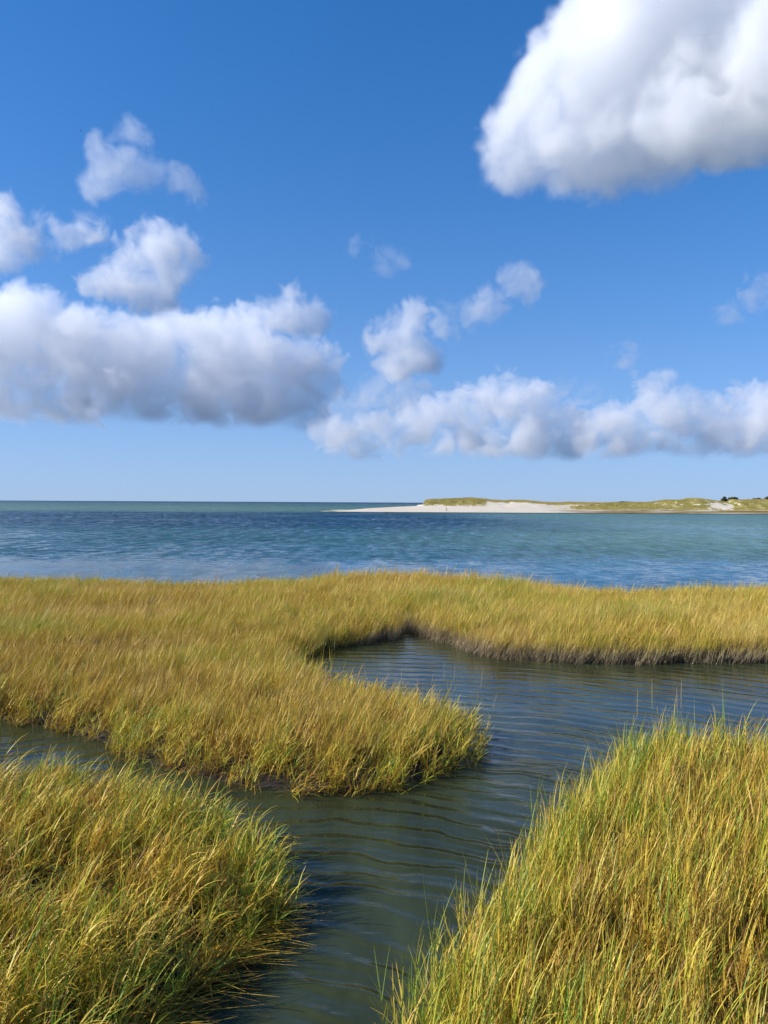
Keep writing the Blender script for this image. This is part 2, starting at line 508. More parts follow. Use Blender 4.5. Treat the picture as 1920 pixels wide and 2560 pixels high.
mcol = lay(mcol, sand * 0.8, sstep(0.22, 0.42, n3))
c = lay(c, mcol, np.clip(marshy, 0, 1))
c = lay(c, darkg, sstep(96, 106, sdist) * isd)
c = np.clip(c, 0.01, 0.9)
m, nt, N, L = new_mat('dune_sand')
b = N['Principled BSDF']; b.inputs['Roughness'].default_value = 0.95; b.inputs['Specular IOR Level'].default_value = 0.1
pos = N.new('ShaderNodeNewGeometry').outputs['Position']
mrn = N.new('ShaderNodeMapRange'); mrn.inputs[1].default_value = 0.3; mrn.inputs[2].default_value = 0.7; mrn.inputs[3].default_value = 0.72; mrn.inputs[4].default_value = 1.25
L.new(noise(pos, 2.2, 5, 0.7), mrn.inputs[0])
mx = N.new('ShaderNodeMix'); mx.data_type = 'RGBA'; mx.blend_type = 'MULTIPLY'; mx.inputs[0].default_value = 1
L.new(attr('tint', 'Color'), mx.inputs[6]); L.new(mrn.outputs[0], mx.inputs[7]); L.new(mx.outputs[2], b.inputs['Base Color'])
so = mesh_np('sand_spit', np.column_stack([SP, sz]), grid_faces(len(sys_), len(sxs)), m, {'tint': ('FLOAT_COLOR', np.column_stack([c, np.ones(len(c))]))})
tag(so, 'low pale sand spit with grassy dunes across the bay', 'beach', kind='structure')

# ---------------------------------------------------------------- grass
def grass_material(name, stops, mud_col=(0.36, 0.285, 0.18), trans=0.18, rough=0.42, spec=0.26):
    global N, L
    m, nt, N, L = new_mat(name)
    out = N['Material Output']
    b = N['Principled BSDF']
    b.inputs['Roughness'].default_value = rough
    b.inputs['Specular IOR Level'].default_value = spec
    ramp = N.new('ShaderNodeValToRGB')
    el = ramp.color_ramp.elements
    for i, (p, c_) in enumerate(stops):
        e = el[i] if i < 2 else el.new(p)
        e.position = p; e.color = (*c_, 1)
    t = mth('ADD', attr('tone'), mth('MULTIPLY_ADD', attr('green', typ='INSTANCER'), 1.0, 0.0))
    L.new(t, ramp.inputs[0])
    # per tuft brightness
    br = mth('MULTIPLY_ADD', attr('pale', typ='INSTANCER'), 1.0, 0.0)
    mp = N.new('ShaderNodeMix'); mp.data_type = 'RGBA'; mp.inputs[7].default_value = (0.76, 0.54, 0.18, 1)
    L.new(br, mp.inputs[0]); L.new(ramp.outputs[0], mp.inputs[6])
    # silt dried on the lower stems along the creek
    pz = N.new('ShaderNodeSeparateXYZ'); pos_ = N.new('ShaderNodeNewGeometry').outputs['Position']; L.new(pos_, pz.inputs[0])
    lim = mth('MULTIPLY', attr('silt', typ='INSTANCER'), 1.0)
    k = mth('SUBTRACT', mth('ADD', lim, mth('MULTIPLY_ADD', noise(pos_, 7.0, 2), 0.16, -0.08)), pz.outputs[2])
    mr_ = N.new('ShaderNodeMapRange'); mr_.inputs[1].default_value = 0.0; mr_.inputs[2].default_value = 0.22; mr_.inputs[3].default_value = 0; mr_.inputs[4].default_value = 0.85
    L.new(k, mr_.inputs[0])
    mm = N.new('ShaderNodeMix'); mm.data_type = 'RGBA'; mm.inputs[7].default_value = (*mud_col, 1)
    L.new(mr_.outputs[0], mm.inputs[0]); L.new(mp.outputs[2], mm.inputs[6])
    L.new(mm.outputs[2], b.inputs['Base Color'])
    tr = N.new('ShaderNodeBsdfTranslucent'); L.new(mm.outputs[2], tr.inputs[0])
    ms = N.new('ShaderNodeMixShader'); ms.inputs[0].default_value = trans
    L.new(b.outputs[0], ms.inputs[1]); L.new(tr.outputs[0], ms.inputs[2]); L.new(ms.outputs[0], out.inputs['Surface'])
    return m


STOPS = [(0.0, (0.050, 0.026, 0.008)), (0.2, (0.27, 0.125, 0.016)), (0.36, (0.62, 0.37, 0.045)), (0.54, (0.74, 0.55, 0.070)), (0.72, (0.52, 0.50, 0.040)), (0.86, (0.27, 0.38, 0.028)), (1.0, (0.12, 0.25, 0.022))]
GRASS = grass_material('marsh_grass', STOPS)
DUNEG = grass_material('dune_grass', [(0.0, (0.12, 0.09, 0.03)), (0.4, (0.38, 0.33, 0.10)), (0.7, (0.25, 0.27, 0.06)), (1.0, (0.06, 0.09, 0.03))], rough=0.6)


class Ribbons:
    def __init__(self): self.v, self.f, self.tone, self.proto = [], [], [], []; self.n = 0

    def ribbon(self, pts, widths, side, tones, proto):
        k = len(pts)
        side = side / (np.linalg.norm(side) + 1e-9)
        for p, w, t in zip(pts, widths, tones):
            self.v.append(p - side * w * 0.5); self.v.append(p + side * w * 0.5)
            self.tone += [t, t]; self.proto += [proto, proto]
        for i in range(k - 1):
            a = self.n + 2 * i
            self.f.append((a, a + 1, a + 3, a + 2))
        self.n += 2 * k


def leaf(rb, r, p0, az, ang, Ln, w, droop, tone, proto, segs=4, tip_tone=None):
    pts = [p0]; d = np.array([math.cos(az) * math.sin(ang), math.sin(az) * math.sin(ang), math.cos(ang)])
    st = Ln / segs
    for i in range(segs):
        pts.append(pts[-1] + d * st)
        d = d + np.array([0.05, 0.0, -droop / segs * (0.6 + i * 0.5)])
        d /= np.linalg.norm(d)
    pr = np.array([1.0, 0.9, 0.72, 0.45, 0.12]) if segs == 4 else np.linspace(1, 0.12, segs + 1)
    tw = r.uniform(-0.9, 0.9)
    side = np.array([-math.sin(az) * math.cos(tw), math.cos(az) * math.cos(tw), math.sin(tw) * 0.6])
    tt = tone if tip_tone is None else tip_tone
    tones = [tone + (tt - tone) * (i / segs) ** 2 for i in range(segs + 1)]
    rb.ribbon(pts, w * pr, side, tones, proto)


def plant(rb, r, base, H, wind, proto, fat=1.0, nleaf=(4, 7), mature=0.5, stalk=False, segs=4, erect=False):
    h = H * r.uniform(0.62, 1.0) * (1.25 if stalk else 1)
    lean_az = r.uniform(0, 2 * math.pi); lean = r.uniform(0, 0.28)
    k = 4
    pts = []
    wv = wind * r.uniform(0.5, 1.4)
    for i in range(k + 1):
        s = i / k
        p = base + np.array([math.cos(lean_az) * lean * s * h + wv * h * s ** 1.6, math.sin(lean_az) * lean * s * h + wv * 0.15 * h * s ** 1.6, h * s * (1 - 0.10 * wv * s)])
        pts.append(p)
    pts = np.array(pts)
    g = r.normal(mature, 0.21)
    az = r.uniform(0, math.pi)
    side = np.array([math.cos(az), math.sin(az), 0])
    stem_t = min(max(g - 0.18, 0.12), 0.55)
    if stalk:
        rb.ribbon(pts, np.array([0.005, 0.0045, 0.004, 0.006, 0.002]) * fat, side, [0.3, 0.4, 0.46, 0.5, 0.48], proto)
        rb.ribbon(pts[2:], np.array([0.004, 0.010, 0.003]) * fat, np.array([-side[1], side[0], 0]), [0.45, 0.5, 0.5], proto)
    else:
        rb.ribbon(pts, np.array([0.0065, 0.006, 0.005, 0.004, 0.002]) * fat, side, [0.04, 0.13, stem_t - 0.06, stem_t + 0.08, stem_t + 0.12], proto)  # brown dead sheaths at the base, with shade between stems put into the tone
    for j in range(r.integers(*nleaf)):
        s = r.uniform(0.18, 0.95) if not stalk else r.uniform(0.15, 0.55)
        q = s * k; i0 = int(min(q, k - 1)); p0 = pts[i0] + (pts[i0 + 1] - pts[i0]) * (q - i0)
        la = r.normal(0.0, 1.7)
        low = max(0.0, 0.5 - s)
        ang = r.uniform(0.16, 0.62) + low * 0.9
        dead_shaded = r.uniform() < 0.14 + low * 1.5
        tone = r.normal(0.17 if s < 0.45 else 0.27, 0.07) if dead_shaded else g + r.normal(0.06, 0.09)  # low dead leaves: thatch brown, darkened further for the shade inside the tuft
        if erect: ang *= 0.6
        leaf(rb, r, p0, la, ang, H * r.uniform(0.26, 0.52) * (1.25 if erect else 1), r.uniform(0.006, 0.0105) * fat, r.uniform(0.25, 1.2) * (0.5 if erect else 1) + (0.8 if dead_shaded else 0), tone, proto, segs,
             tip_tone=tone - r.choice([0.12, 0.34]) if r.uniform() < 0.6 else None)


def make_protos(kind, n, seed):
    """tuft shapes; height is 1 m before scaling is applied to instances"""
    rb = Ribbons(); r = np.random.default_rng(seed)
    for i in range(n):
        if kind == 'marsh':
            for j in range(6):
                a = r.uniform(0, 2 * math.pi); q = 0.11 * math.sqrt(r.uniform())
                plant(rb, r, np.array([q * math.cos(a), q * math.sin(a), 0]), 1.0, 0.17, i, fat=1.45)
        elif kind == 'upright':
            for j in range(7):
                a = r.uniform(0, 2 * math.pi); q = 0.12 * math.sqrt(r.uniform())
                plant(rb, r, np.array([q * math.cos(a), q * math.sin(a), 0]), 1.0, 0.06, i, fat=1.25, nleaf=(3, 6), erect=True)
        elif kind == 'field':
            for j in range(9):
                a = r.uniform(0, 2 * math.pi); q = 0.17 * math.sqrt(r.uniform())
                plant(rb, r, np.array([q * math.cos(a), q * math.sin(a), 0]), 1.0, 0.24, i, fat=1.1, nleaf=(3, 5), segs=3, erect=True, mature=0.52, stalk=(j < 2))
        elif kind == 'culm':
            for j in range(2):
                plant(rb, r, np.array([r.uniform(-.15, .15), r.uniform(-.15, .15), 0]), 0.85, 0.2, i, fat=1.9, nleaf=(1, 3), segs=3, stalk=True)
        elif kind == 'dune':
            for j in range(9):
                a = r.uniform(0, 2 * math.pi); q = 0.45 * math.sqrt(r.uniform())
                leaf(rb, r, np.array([q * math.cos(a), q * math.sin(a), 0]), r.uniform(0, 6.28), r.uniform(0.05, 0.5), r.uniform(0.5, 1.0), 0.13, 0.5, r.uniform(0.3, 0.7), i, segs=2)
        elif kind == 'trail':
            for j in range(9):
                leaf(rb, r, np.array([r.uniform(-0.1, 0.1), r.uniform(-0.15, 0.15), r.uniform(0.0, 0.03)]), r.normal(0.15, 0.55), r.uniform(1.25, 1.55), r.uniform(0.2, 0.8), 0.010, 0.02, r.normal(0.36, 0.12), i, segs=4)
    return rb


def grass_group(mat):
    g = bpy.data.node_groups.new('scatter_tufts', 'GeometryNodeTree')
    g.interface.new_socket('Geometry', in_out='INPUT', socket_type='NodeSocketGeometry')
    g.interface.new_socket('Geometry', in_out='OUTPUT', socket_type='NodeSocketGeometry')
    n, l = g.nodes, g.links
    gi = n.new('NodeGroupInput'); go = n.new('NodeGroupOutput')
    def named(nm, dt):
        a = n.new('GeometryNodeInputNamedAttribute'); a.data_type = dt; a.inputs[0].default_value = nm
        return a.outputs[0]
    pr = named('proto', 'INT')
    cmp = n.new('FunctionNodeCompare'); cmp.data_type = 'INT'; cmp.operation = 'GREATER_EQUAL'
    l.new(pr, cmp.inputs[2]); cmp.inputs[3].default_value = 0
    sp = n.new('GeometryNodeSeparateGeometry'); sp.domain = 'POINT'
    l.new(gi.outputs[0], sp.inputs[0]); l.new(cmp.outputs[0], sp.inputs[1])
    sm = n.new('GeometryNodeSetMaterial'); sm.inputs['Material'].default_value = mat
    l.new(sp.outputs[0], sm.inputs[0])
    si = n.new('GeometryNodeSplitToInstances'); si.domain = 'FACE'
    l.new(sm.outputs[0], si.inputs['Geometry']); l.new(pr, si.inputs['Group ID'])
    ip = n.new('GeometryNodeInstanceOnPoints')
    l.new(sp.outputs[1], ip.inputs['Points']); l.new(si.outputs[0], ip.inputs['Instance'])
    ip.inputs['Pick Instance'].default_value = True
    l.new(named('pick', 'INT'), ip.inputs['Instance Index'])
    l.new(named('rot', 'FLOAT_VECTOR'), ip.inputs['Rotation'])
    l.new(named('scl', 'FLOAT_VECTOR'), ip.inputs['Scale'])
    l.new(ip.outputs[0], go.inputs[0])
    return g


GG = {}


def scatter(name, pts, heights, lean, lean_az, rb, nproto, mat, green, pale, silt, label, yaw=1.0, wid=None, cat='grass', rnd=None):
    r = rnd or np.random.default_rng(len(pts))
    n = len(pts)
    phi = r.normal(0, yaw, n)
    th = lean
    ax = np.stack([-np.sin(lean_az), np.cos(lean_az), np.zeros(n)], 1)      # rotate up-vector towards lean_az
    ct, st = np.cos(th), np.sin(th)
    K = np.zeros((n, 3, 3))
    K[:, 0, 1] = -ax[:, 2]; K[:, 0, 2] = ax[:, 1]; K[:, 1, 0] = ax[:, 2]; K[:, 1, 2] = -ax[:, 0]; K[:, 2, 0] = -ax[:, 1]; K[:, 2, 1] = ax[:, 0]
    Rm = np.eye(3)[None] + st[:, None, None] * K + (1 - ct)[:, None, None] * (K @ K)
    Rz = np.zeros((n, 3, 3)); Rz[:, 0, 0] = np.cos(phi); Rz[:, 0, 1] = -np.sin(phi); Rz[:, 1, 0] = np.sin(phi); Rz[:, 1, 1] = np.cos(phi); Rz[:, 2, 2] = 1
    M = Rm @ Rz
    rot = np.stack([np.arctan2(M[:, 2, 1], M[:, 2, 2]), np.arcsin(np.clip(-M[:, 2, 0], -1, 1)), np.arctan2(M[:, 1, 0], M[:, 0, 0])], 1)
    w = heights ** 0.0 * (1.0 if wid is None else wid)
    scl = np.stack([heights * 0.3 + w * 0.7, heights * 0.3 + w * 0.7, heights], 1)
    pv = np.array(rb.v)
    c0 = pts.mean(0)
    V = np.concatenate([pv, pts - c0])
    npv = len(pv)
    z = lambda a: np.concatenate([np.zeros(npv), np.zeros(n) + a])
    z3 = lambda a: np.concatenate([np.zeros((npv, 3)), a])
    at = {'proto': ('INT', np.concatenate([np.array(rb.proto), -np.ones(n)])), 'tone': ('FLOAT', np.concatenate([np.array(rb.tone), np.zeros(n)])),
          'pick': ('INT', np.concatenate([np.zeros(npv), r.integers(0, nproto, n)])), 'rot': ('FLOAT_VECTOR', z3(rot)), 'scl': ('FLOAT_VECTOR', z3(scl)),
          'green': ('FLOAT', z(green)), 'pale': ('FLOAT', z(pale)), 'silt': ('FLOAT', z(silt))}
    o = mesh_np(name, V, np.array(rb.f), mat, at, smooth=False)
    o.location = c0
    if mat.name not in GG: GG[mat.name] = grass_group(mat)
    md = o.modifiers.new('tufts', 'NODES'); md.node_group = GG[mat.name]
    tag(o, label, cat, kind='stuff')
    return o


def fill(poly, dens, xlim, ylim, sdmin=-0.14, seed=0):
    r = np.random.default_rng(seed)
    A = (xlim[1] - xlim[0]) * (ylim[1] - ylim[0])
    P = np.column_stack([r.uniform(*xlim, int(A * dens)), r.uniform(*ylim, int(A * dens))])
    P = P[np.abs(P[:, 0]) < 0.5 * P[:, 1] + 2.2]
    s = poly_sd(P, poly)
    k = s > sdmin
    P, s = P[k], s[k]
    z = marsh_z(marsh_sd(P), P)
    return np.column_stack([P, z]), s, r


PM = make_protos('marsh', 14, 101)
PFD = make_protos('field', 16, 102)
PT = make_protos('trail', 6, 104)
PU = make_protos('upright', 14, 107)

# near left bank
pts, s, r = fill(LEFT, 52, (-8, 1), (4.3, 12), seed=1)
n = len(pts)
nz = fbm2(pts[:, 0] * 0.9, pts[:, 1] * 0.9, 3, 81)
hh = 0.54 * (1 + 0.26 * nz + r.normal(0, 0.17, n)) * (0.85 + 0.15 * sstep(0, 0.5, s))
edge = 1 - sstep(0.1, 0.8, s)
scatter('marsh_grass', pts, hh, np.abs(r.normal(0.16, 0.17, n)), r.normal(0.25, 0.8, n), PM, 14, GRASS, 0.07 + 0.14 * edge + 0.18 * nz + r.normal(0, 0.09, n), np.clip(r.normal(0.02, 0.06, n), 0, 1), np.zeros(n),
        'golden green marsh grass leaning over the water on the near bank at lower left')
# near right bank
pts, s, r = fill(RIGHT, 56, (-0.5, 9.5), (4.3, 13.5), seed=2)
n = len(pts)
nz = fbm2(pts[:, 0] * 0.9, pts[:, 1] * 0.9, 3, 83)
edge = 1 - sstep(0.1, 0.7, s)
hh = 0.56 * (1 + 0.18 * nz + r.normal(0, 0.15, n)) * (1 + 0.08 * edge)
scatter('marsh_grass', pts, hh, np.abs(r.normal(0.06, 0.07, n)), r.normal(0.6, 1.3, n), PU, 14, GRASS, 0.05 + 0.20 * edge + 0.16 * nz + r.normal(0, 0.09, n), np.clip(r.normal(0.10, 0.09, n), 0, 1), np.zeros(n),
        'tall straw and green marsh grass on the near bank at lower right', yaw=1.3)
# middle bank: the point between the creeks and the field reaching back to the bay
def mid_look(pts, s, r):
    n = len(pts); hx, hy = pts[:, 0], pts[:, 1]
    nz = fbm2(hx * 0.35, hy * 0.45, 4, 85)
    nf = fbm2(hx * 1.6, hy * 1.6, 3, 86)
    hh = (0.44 + 0.05 * sstep(16, 30, hy)) * (1 + 0.26 * nz + 0.20 * nf + r.normal(0, 0.22, n))
    south = np.exp(-(np.maximum(s, 0) / 0.7) ** 2)
    green = 0.0 + 0.28 * nz + 0.18 * nf + r.normal(0, 0.11, n) + 0.20 * south * (hy < 15.5)
    green += 0.27 * np.exp(-(((hx - 3.6) / 4.5) ** 2 + ((hy - 27) / 4) ** 2)) + 0.05 * sstep(0, 4, hx)
    green += 0.30 * np.exp(-(((hx + 9.5) / 1.8) ** 2 + ((hy - 21) / 2.2) ** 2))
    pale = np.clip(0.20 + 0.26 * sstep(0.0, 0.5, fbm2(hx * 0.3, hy * 0.3, 3, 87)) + r.normal(0, 0.2, n), 0, 1) * (1 - 0.5 * south * (hy < 15.5))
    wrack = np.exp(-(((hx + 9.0) / 2.8) ** 2 + ((hy - 30.4) / 1.0) ** 2))
    strip = np.exp(-((hy - 30.9 - 0.5 * np.sin(hx * 0.5)) / 0.45) ** 2) * (hx < -4)
    hh = hh * (1 - 0.55 * wrack) * (1 - 0.35 * strip) * (1 - 0.2 * sstep(31.0, 33, hy) * (hx < -3))
    pale = np.clip(pale + 0.6 * wrack, 0, 1)
    green = green - 0.22 * wrack - 0.22 * strip + 0.16 * sstep(31, 32.2, hy) * (hx < 0)
    silt = 0.42 * (1 - sstep(0.5, 1.3, s)) * sstep(14.6, 16, hy) * sstep(-1.2, -0.2, hx) * (hy < 26)
    lean = np.clip((0.20 + 0.34 * fbm2(hx * 0.45, hy * 0.3, 3, 91)) * np.where(hx > 0, 0.7, 1) + r.normal(0, 0.09, n), 0.01, 0.6)
    laz = 0.15 + 0.9 * fbm2(hx * 0.25, hy * 0.2, 3, 93) + r.normal(0, 0.45, n)
    return hh, lean, laz, green, pale, silt


pts, s, r = fill(MID, 60, (-22, 22), (9, 37), seed=3)
front = (s < 0.55 + 0.35 * fbm2(pts[:, 0], pts[:, 1], 2, 95)) & (pts[:, 1] < 15.6)
q, sq = pts[~front], s[~front]
hh, lean, laz, green, pale, silt = mid_look(q, sq, r)
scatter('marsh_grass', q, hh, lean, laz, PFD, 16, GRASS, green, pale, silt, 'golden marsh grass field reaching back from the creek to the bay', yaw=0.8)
q, sq = pts[front], s[front]
k = r.uniform(size=len(q)) < 0.72
q, sq = q[k], sq[k]
hh, lean, laz, green, pale, silt = mid_look(q, sq, r)
scatter('marsh_grass', q, hh * 1.02, lean * 1.2, laz + r.normal(0, 0.6, len(q)), PM, 14, GRASS, green, pale * 0.6, silt, 'greener ragged grass fringing the side creek in front of the golden field', yaw=1.4)
# taller pale flowering stems standing over the field and along the bay edge
PS = make_protos('culm', 10, 106)
pts, s, r = fill(MID, 14, (-22, 22), (10, 37), sdmin=0.05, seed=13)
hx, hy = pts[:, 0], pts[:, 1]
k = r.uniform(size=len(pts)) < np.clip(0.45 + 0.5 * fbm2(hx * 0.4, hy * 0.3, 3, 97) + 0.8 * (hy > 31.5) * np.maximum(np.exp(-((hx - 1.0) / 3.0) ** 2), sstep(9, 13, hx)), 0.03, 1)
q = pts[k]; n = len(q)
far_ = sstep(30, 33, q[:, 1]) * (q[:, 0] > -3)
scatter('marsh_grass', q, (0.72 + 0.28 * far_) * (1 + r.normal(0, 0.12, n)), np.abs(r.normal(0.15, 0.12, n)), r.normal(0.2, 0.6, n), PS, 10, GRASS, r.normal(0, 0.04, n), np.clip(r.normal(0.5, 0.2, n), 0, 1), np.zeros(n),
        'taller pale flowering stems standing above the golden marsh field', yaw=1.0)
for poly_, xl, lab, sd_ in ((LEFT, (-8, 1), 'few pale flowering stems above the lower left bank grass', 14), (RIGHT, (-0.5, 9.5), 'few pale flowering stems above the lower right bank grass', 15)):
    q, sq, r = fill(poly_, 4, xl, (4.5, 13), sdmin=0.05, seed=sd_); n = len(q)
    scatter('marsh_grass', q, 0.74 * (1 + r.normal(0, 0.14, n)), np.abs(r.normal(0.12, 0.14, n)), r.normal(0.2, 1.0, n), PS, 10, GRASS, r.normal(-0.04, 0.06, n), np.clip(r.normal(0.35, 0.25, n), 0, 1), np.zeros(n), lab, yaw=1.4, wid=0.6)
# blades trailing on the water along the lower left bank
r = np.random.default_rng(5)
line = np.array([ground(*p) for p in [(583, 1955), (570, 2000), (486, 2075), (385, 2170), (290, 2260), (215, 2345)]])
tt = r.uniform(0, len(line) - 1.001, 90); i0 = tt.astype(int); f = (tt - i0)[:, None]
q = line[i0] * (1 - f) + line[i0 + 1] * f + r.normal(0, 0.06, (90, 2)) - np.array([0.06, 0])
pts = np.column_stack([q, np.full(90, 0.012)])
scatter('floating_grass', pts, np.full(90, 0.8), np.zeros(90), np.zeros(90), PT, 6, GRASS, r.normal(0, 0.06, 90), np.zeros(90), np.zeros(90),
        'long grass blades trailing on the dark water beside the lower left bank', yaw=0.35, wid=0.8)
# dune grass
k = (veg > 0.4) & (sdist > 35) & (sdist < 92) & (X < 190)
idx = np.flatnonzero(k)
r = np.random.default_rng(6)
idx = r.choice(idx, min(16000, len(idx)), replace=False)
pts = np.column_stack([SP[idx], sz[idx] - 0.05]) + np.column_stack([r.uniform(-.3, .3, (len(idx), 2)), np.zeros(len(idx))])
PD = make_protos('dune', 8, 105)
n = len(idx)
scatter('dune_grass', pts, r.uniform(0.45, 0.8, n), np.abs(r.normal(0, 0.1, n)), r.uniform(0, 6.28, n), PD, 8, DUNEG, 0.30 * n1[idx] + 0.25 * n2[idx], np.clip(0.25 + 0.3 * n2[idx] + 0.15 * mid[idx], 0, 1), np.zeros(n),
        'yellow green beach grass covering the far dunes', yaw=3)

# ---------------------------------------------------------------- single seed stalks that stand out against the water
r = np.random.default_rng(9)


def stalk(tip, base_px, label, lean_extra=0.0, cat='grass stalk', group=None):
    g0 = ground(*base_px)
    P0 = np.array([[g0[0], g0[1]]])
    z0 = float(marsh_z(marsh_sd(P0), P0)[0])
    z0 = max(z0, -0.05)
    tp = at_depth(tip[0], tip[1], g0[1] + 0.02)
    base = np.array([g0[0], g0[1], z0]); v = tp - base; H = np.linalg.norm(v)
    rb = Ribbons()
    bend = np.array([r.choice([-1, 1]) * r.uniform(0.03, 0.08), 0, 0]) * H
    ptsS = [base + v * s_ + bend * math.sin(s_ * math.pi) for s_ in (0, 0.25, 0.5, 0.75)]
    ptsS = [p - base for p in ptsS]
    fat = max(1.0, g0[1] / 15)
    for sd_ in (np.array([1.0, 0, 0]), np.array([0, 1.0, 0])):
        rb.ribbon(ptsS, np.array([.005, .0045, .004, .0035]) * fat, sd_, [0.46, 0.52, 0.54, 0.54], 0)
    la = [leaf(rb, r, ptsS[1] * (1 - q) + ptsS[2] * q, r.uniform(0, 6.28), r.uniform(0.15, 0.4), H * r.uniform(0.25, 0.4), 0.008 * fat, 0.6, r.uniform(0.5, 0.85), 0) for q in (0.0, 0.5, 0.9)]
    o = mesh_np('seed_stalk', np.array(rb.v), np.array(rb.f), GRASS, {'tone': ('FLOAT', rb.tone)}, smooth=False)
    o.location = base
    tag(o, label, cat, group)
    rs = Ribbons()
    sp = [base + v * s_ - base for s_ in (0.72, 0.8, 0.88, 0.95, 1.0)]
    for sd_ in (np.array([1.0, 0.2, 0]), np.array([0.2, 1.0, 0]), np.array([-0.7, 0.7, 0])):
        rs.ribbon(sp, np.array([.003, .006, .0065, .005, .0015]) * fat, sd_, [0.5, 0.52, 0.5, 0.48, 0.5], 0)
    mesh_np('seed_head', np.array(rs.v), np.array(rs.f), SEED, {'tone': ('FLOAT', rs.tone)}, smooth=False, parent=o)
    return o


SEED, _, N, L = new_mat('seed_head')
N['Principled BSDF'].inputs['Base Color'].default_value = (0.78, 0.66, 0.40, 1); N['Principled BSDF'].inputs['Roughness'].default_value = 0.7
S = 1659 / 1920.0
ST = [((1138, 1659), (1126, 1835), 'tallest pale seed stalk near the tip of the middle grass point'),
      ((1111, 1655), (1107, 1835), 'straight upright seed stalk just left of the tallest one on the middle grass point'),
      ((1207, 1670), (1188, 1850), 'tall seed stalk at the very tip of the middle grass point'),
      ((1244, 1731), (1200, 1862), 'seed stalk slanting furthest right over the creek from the middle grass point'),
      ((1084, 1683), (1062, 1800), 'green stemmed seed stalk slanting right behind the middle grass point'),
      ((1006, 1666), (992, 1780), 'slender seed stalk on the back edge of the middle point, halfway along the cove'),
      ((912, 1655), (911, 1755), 'thin upright seed stalk rising from the cove edge of the middle grass'),
      ((838, 1592), (828, 1705), 'slender seed stalk in front of the dark bank at the left end of the cove'),
      ((816, 1646), (806, 1715), 'shortest thick seed stalk, below the dark bank at the left end of the cove'),
      ((1594, 1721), (1590, 2000), 'tall seed stalk at the far left corner of the right hand bank'),
      ((1630, 1695), (1632, 1990), 'tallest seed stalk on the far edge of the right hand bank'),
      ((1704, 1695), (1698, 1985), 'taller of the two crossing seed stalks behind the right hand bank'),
      ((1692, 1712), (1697, 1990), 'shorter of the two crossing seed stalks behind the right hand bank'),
      ((1460, 1900), (1452, 2230), 'pale seed stalk on the creek edge of the right bank, beside the bushy green clump'),
      ((1368, 2010), (1345, 2350), 'thick pale seed stalk beside the creek, halfway down the right hand bank'),
      ((1301, 2091), (1318, 2390), 'thin seed stalk leaning left over the creek from the right hand bank'),
      ((1165, 2218), (1140, 2590), 'lowest tall seed stalk on the right bank, standing against the dark creek')]
for tip, base_, lab in ST:
    stalk((tip[0] * S, tip[1] * S), (base_[0] * S, base_[1] * S), lab, group='seed stalks standing out against the creek')

# a broken sprig floating off the point
g0 = ground(150 * .5787 * S + 960 * S, (1900 + 115 * .5787) * S)
rb = Ribbons()
for q in range(5):
    leaf(rb, r, np.array([0.04 * q, 0.06 * q, 0.02]), -0.2 + r.normal(0, 0.2), 1.2 - 0.1 * q, 0.26, 0.010, 0.4, r.uniform(0.7, 0.95), 0)
rb.ribbon([np.array([-0.25, -0.3, -0.01]), np.array([0, 0, 0.02]), np.array([0.18, 0.26, 0.05])], np.array([.007, .007, .004]), np.array([1, -1, 0.0]), [0.6, 0.7, 0.8], 0)
o = mesh_np('grass_sprig', np.array(rb.v), np.array(rb.f), GRASS, {'tone': ('FLOAT', rb.tone)}, smooth=False)
o.location = (g0[0], g0[1], 0.01)
tag(o, 'green leafy grass sprig floating on the creek in front of the middle point', 'grass sprig')

# ---------------------------------------------------------------- shrubs and pines on the dunes
LEAF, _, N, L = new_mat('pine_needles')
bb = N['Principled BSDF']; bb.inputs['Roughness'].default_value = 0.7
oi = N.new('ShaderNodeNewGeometry'); rp = N.new('ShaderNodeValToRGB')
rp.color_ramp.elements[0].color = (0.018, 0.032, 0.016, 1); rp.color_ramp.elements[1].color = (0.055, 0.075, 0.03, 1)
L.new(oi.outputs['Random Per Island'], rp.inputs[0]); L.new(rp.outputs[0], bb.inputs['Base Color'])
BARK, _, N, L = new_mat('bark'); N['Principled BSDF'].inputs['Base Color'].default_value = (0.07, 0.05, 0.035, 1); N['Principled BSDF'].inputs['Roughness'].default_value = 0.9


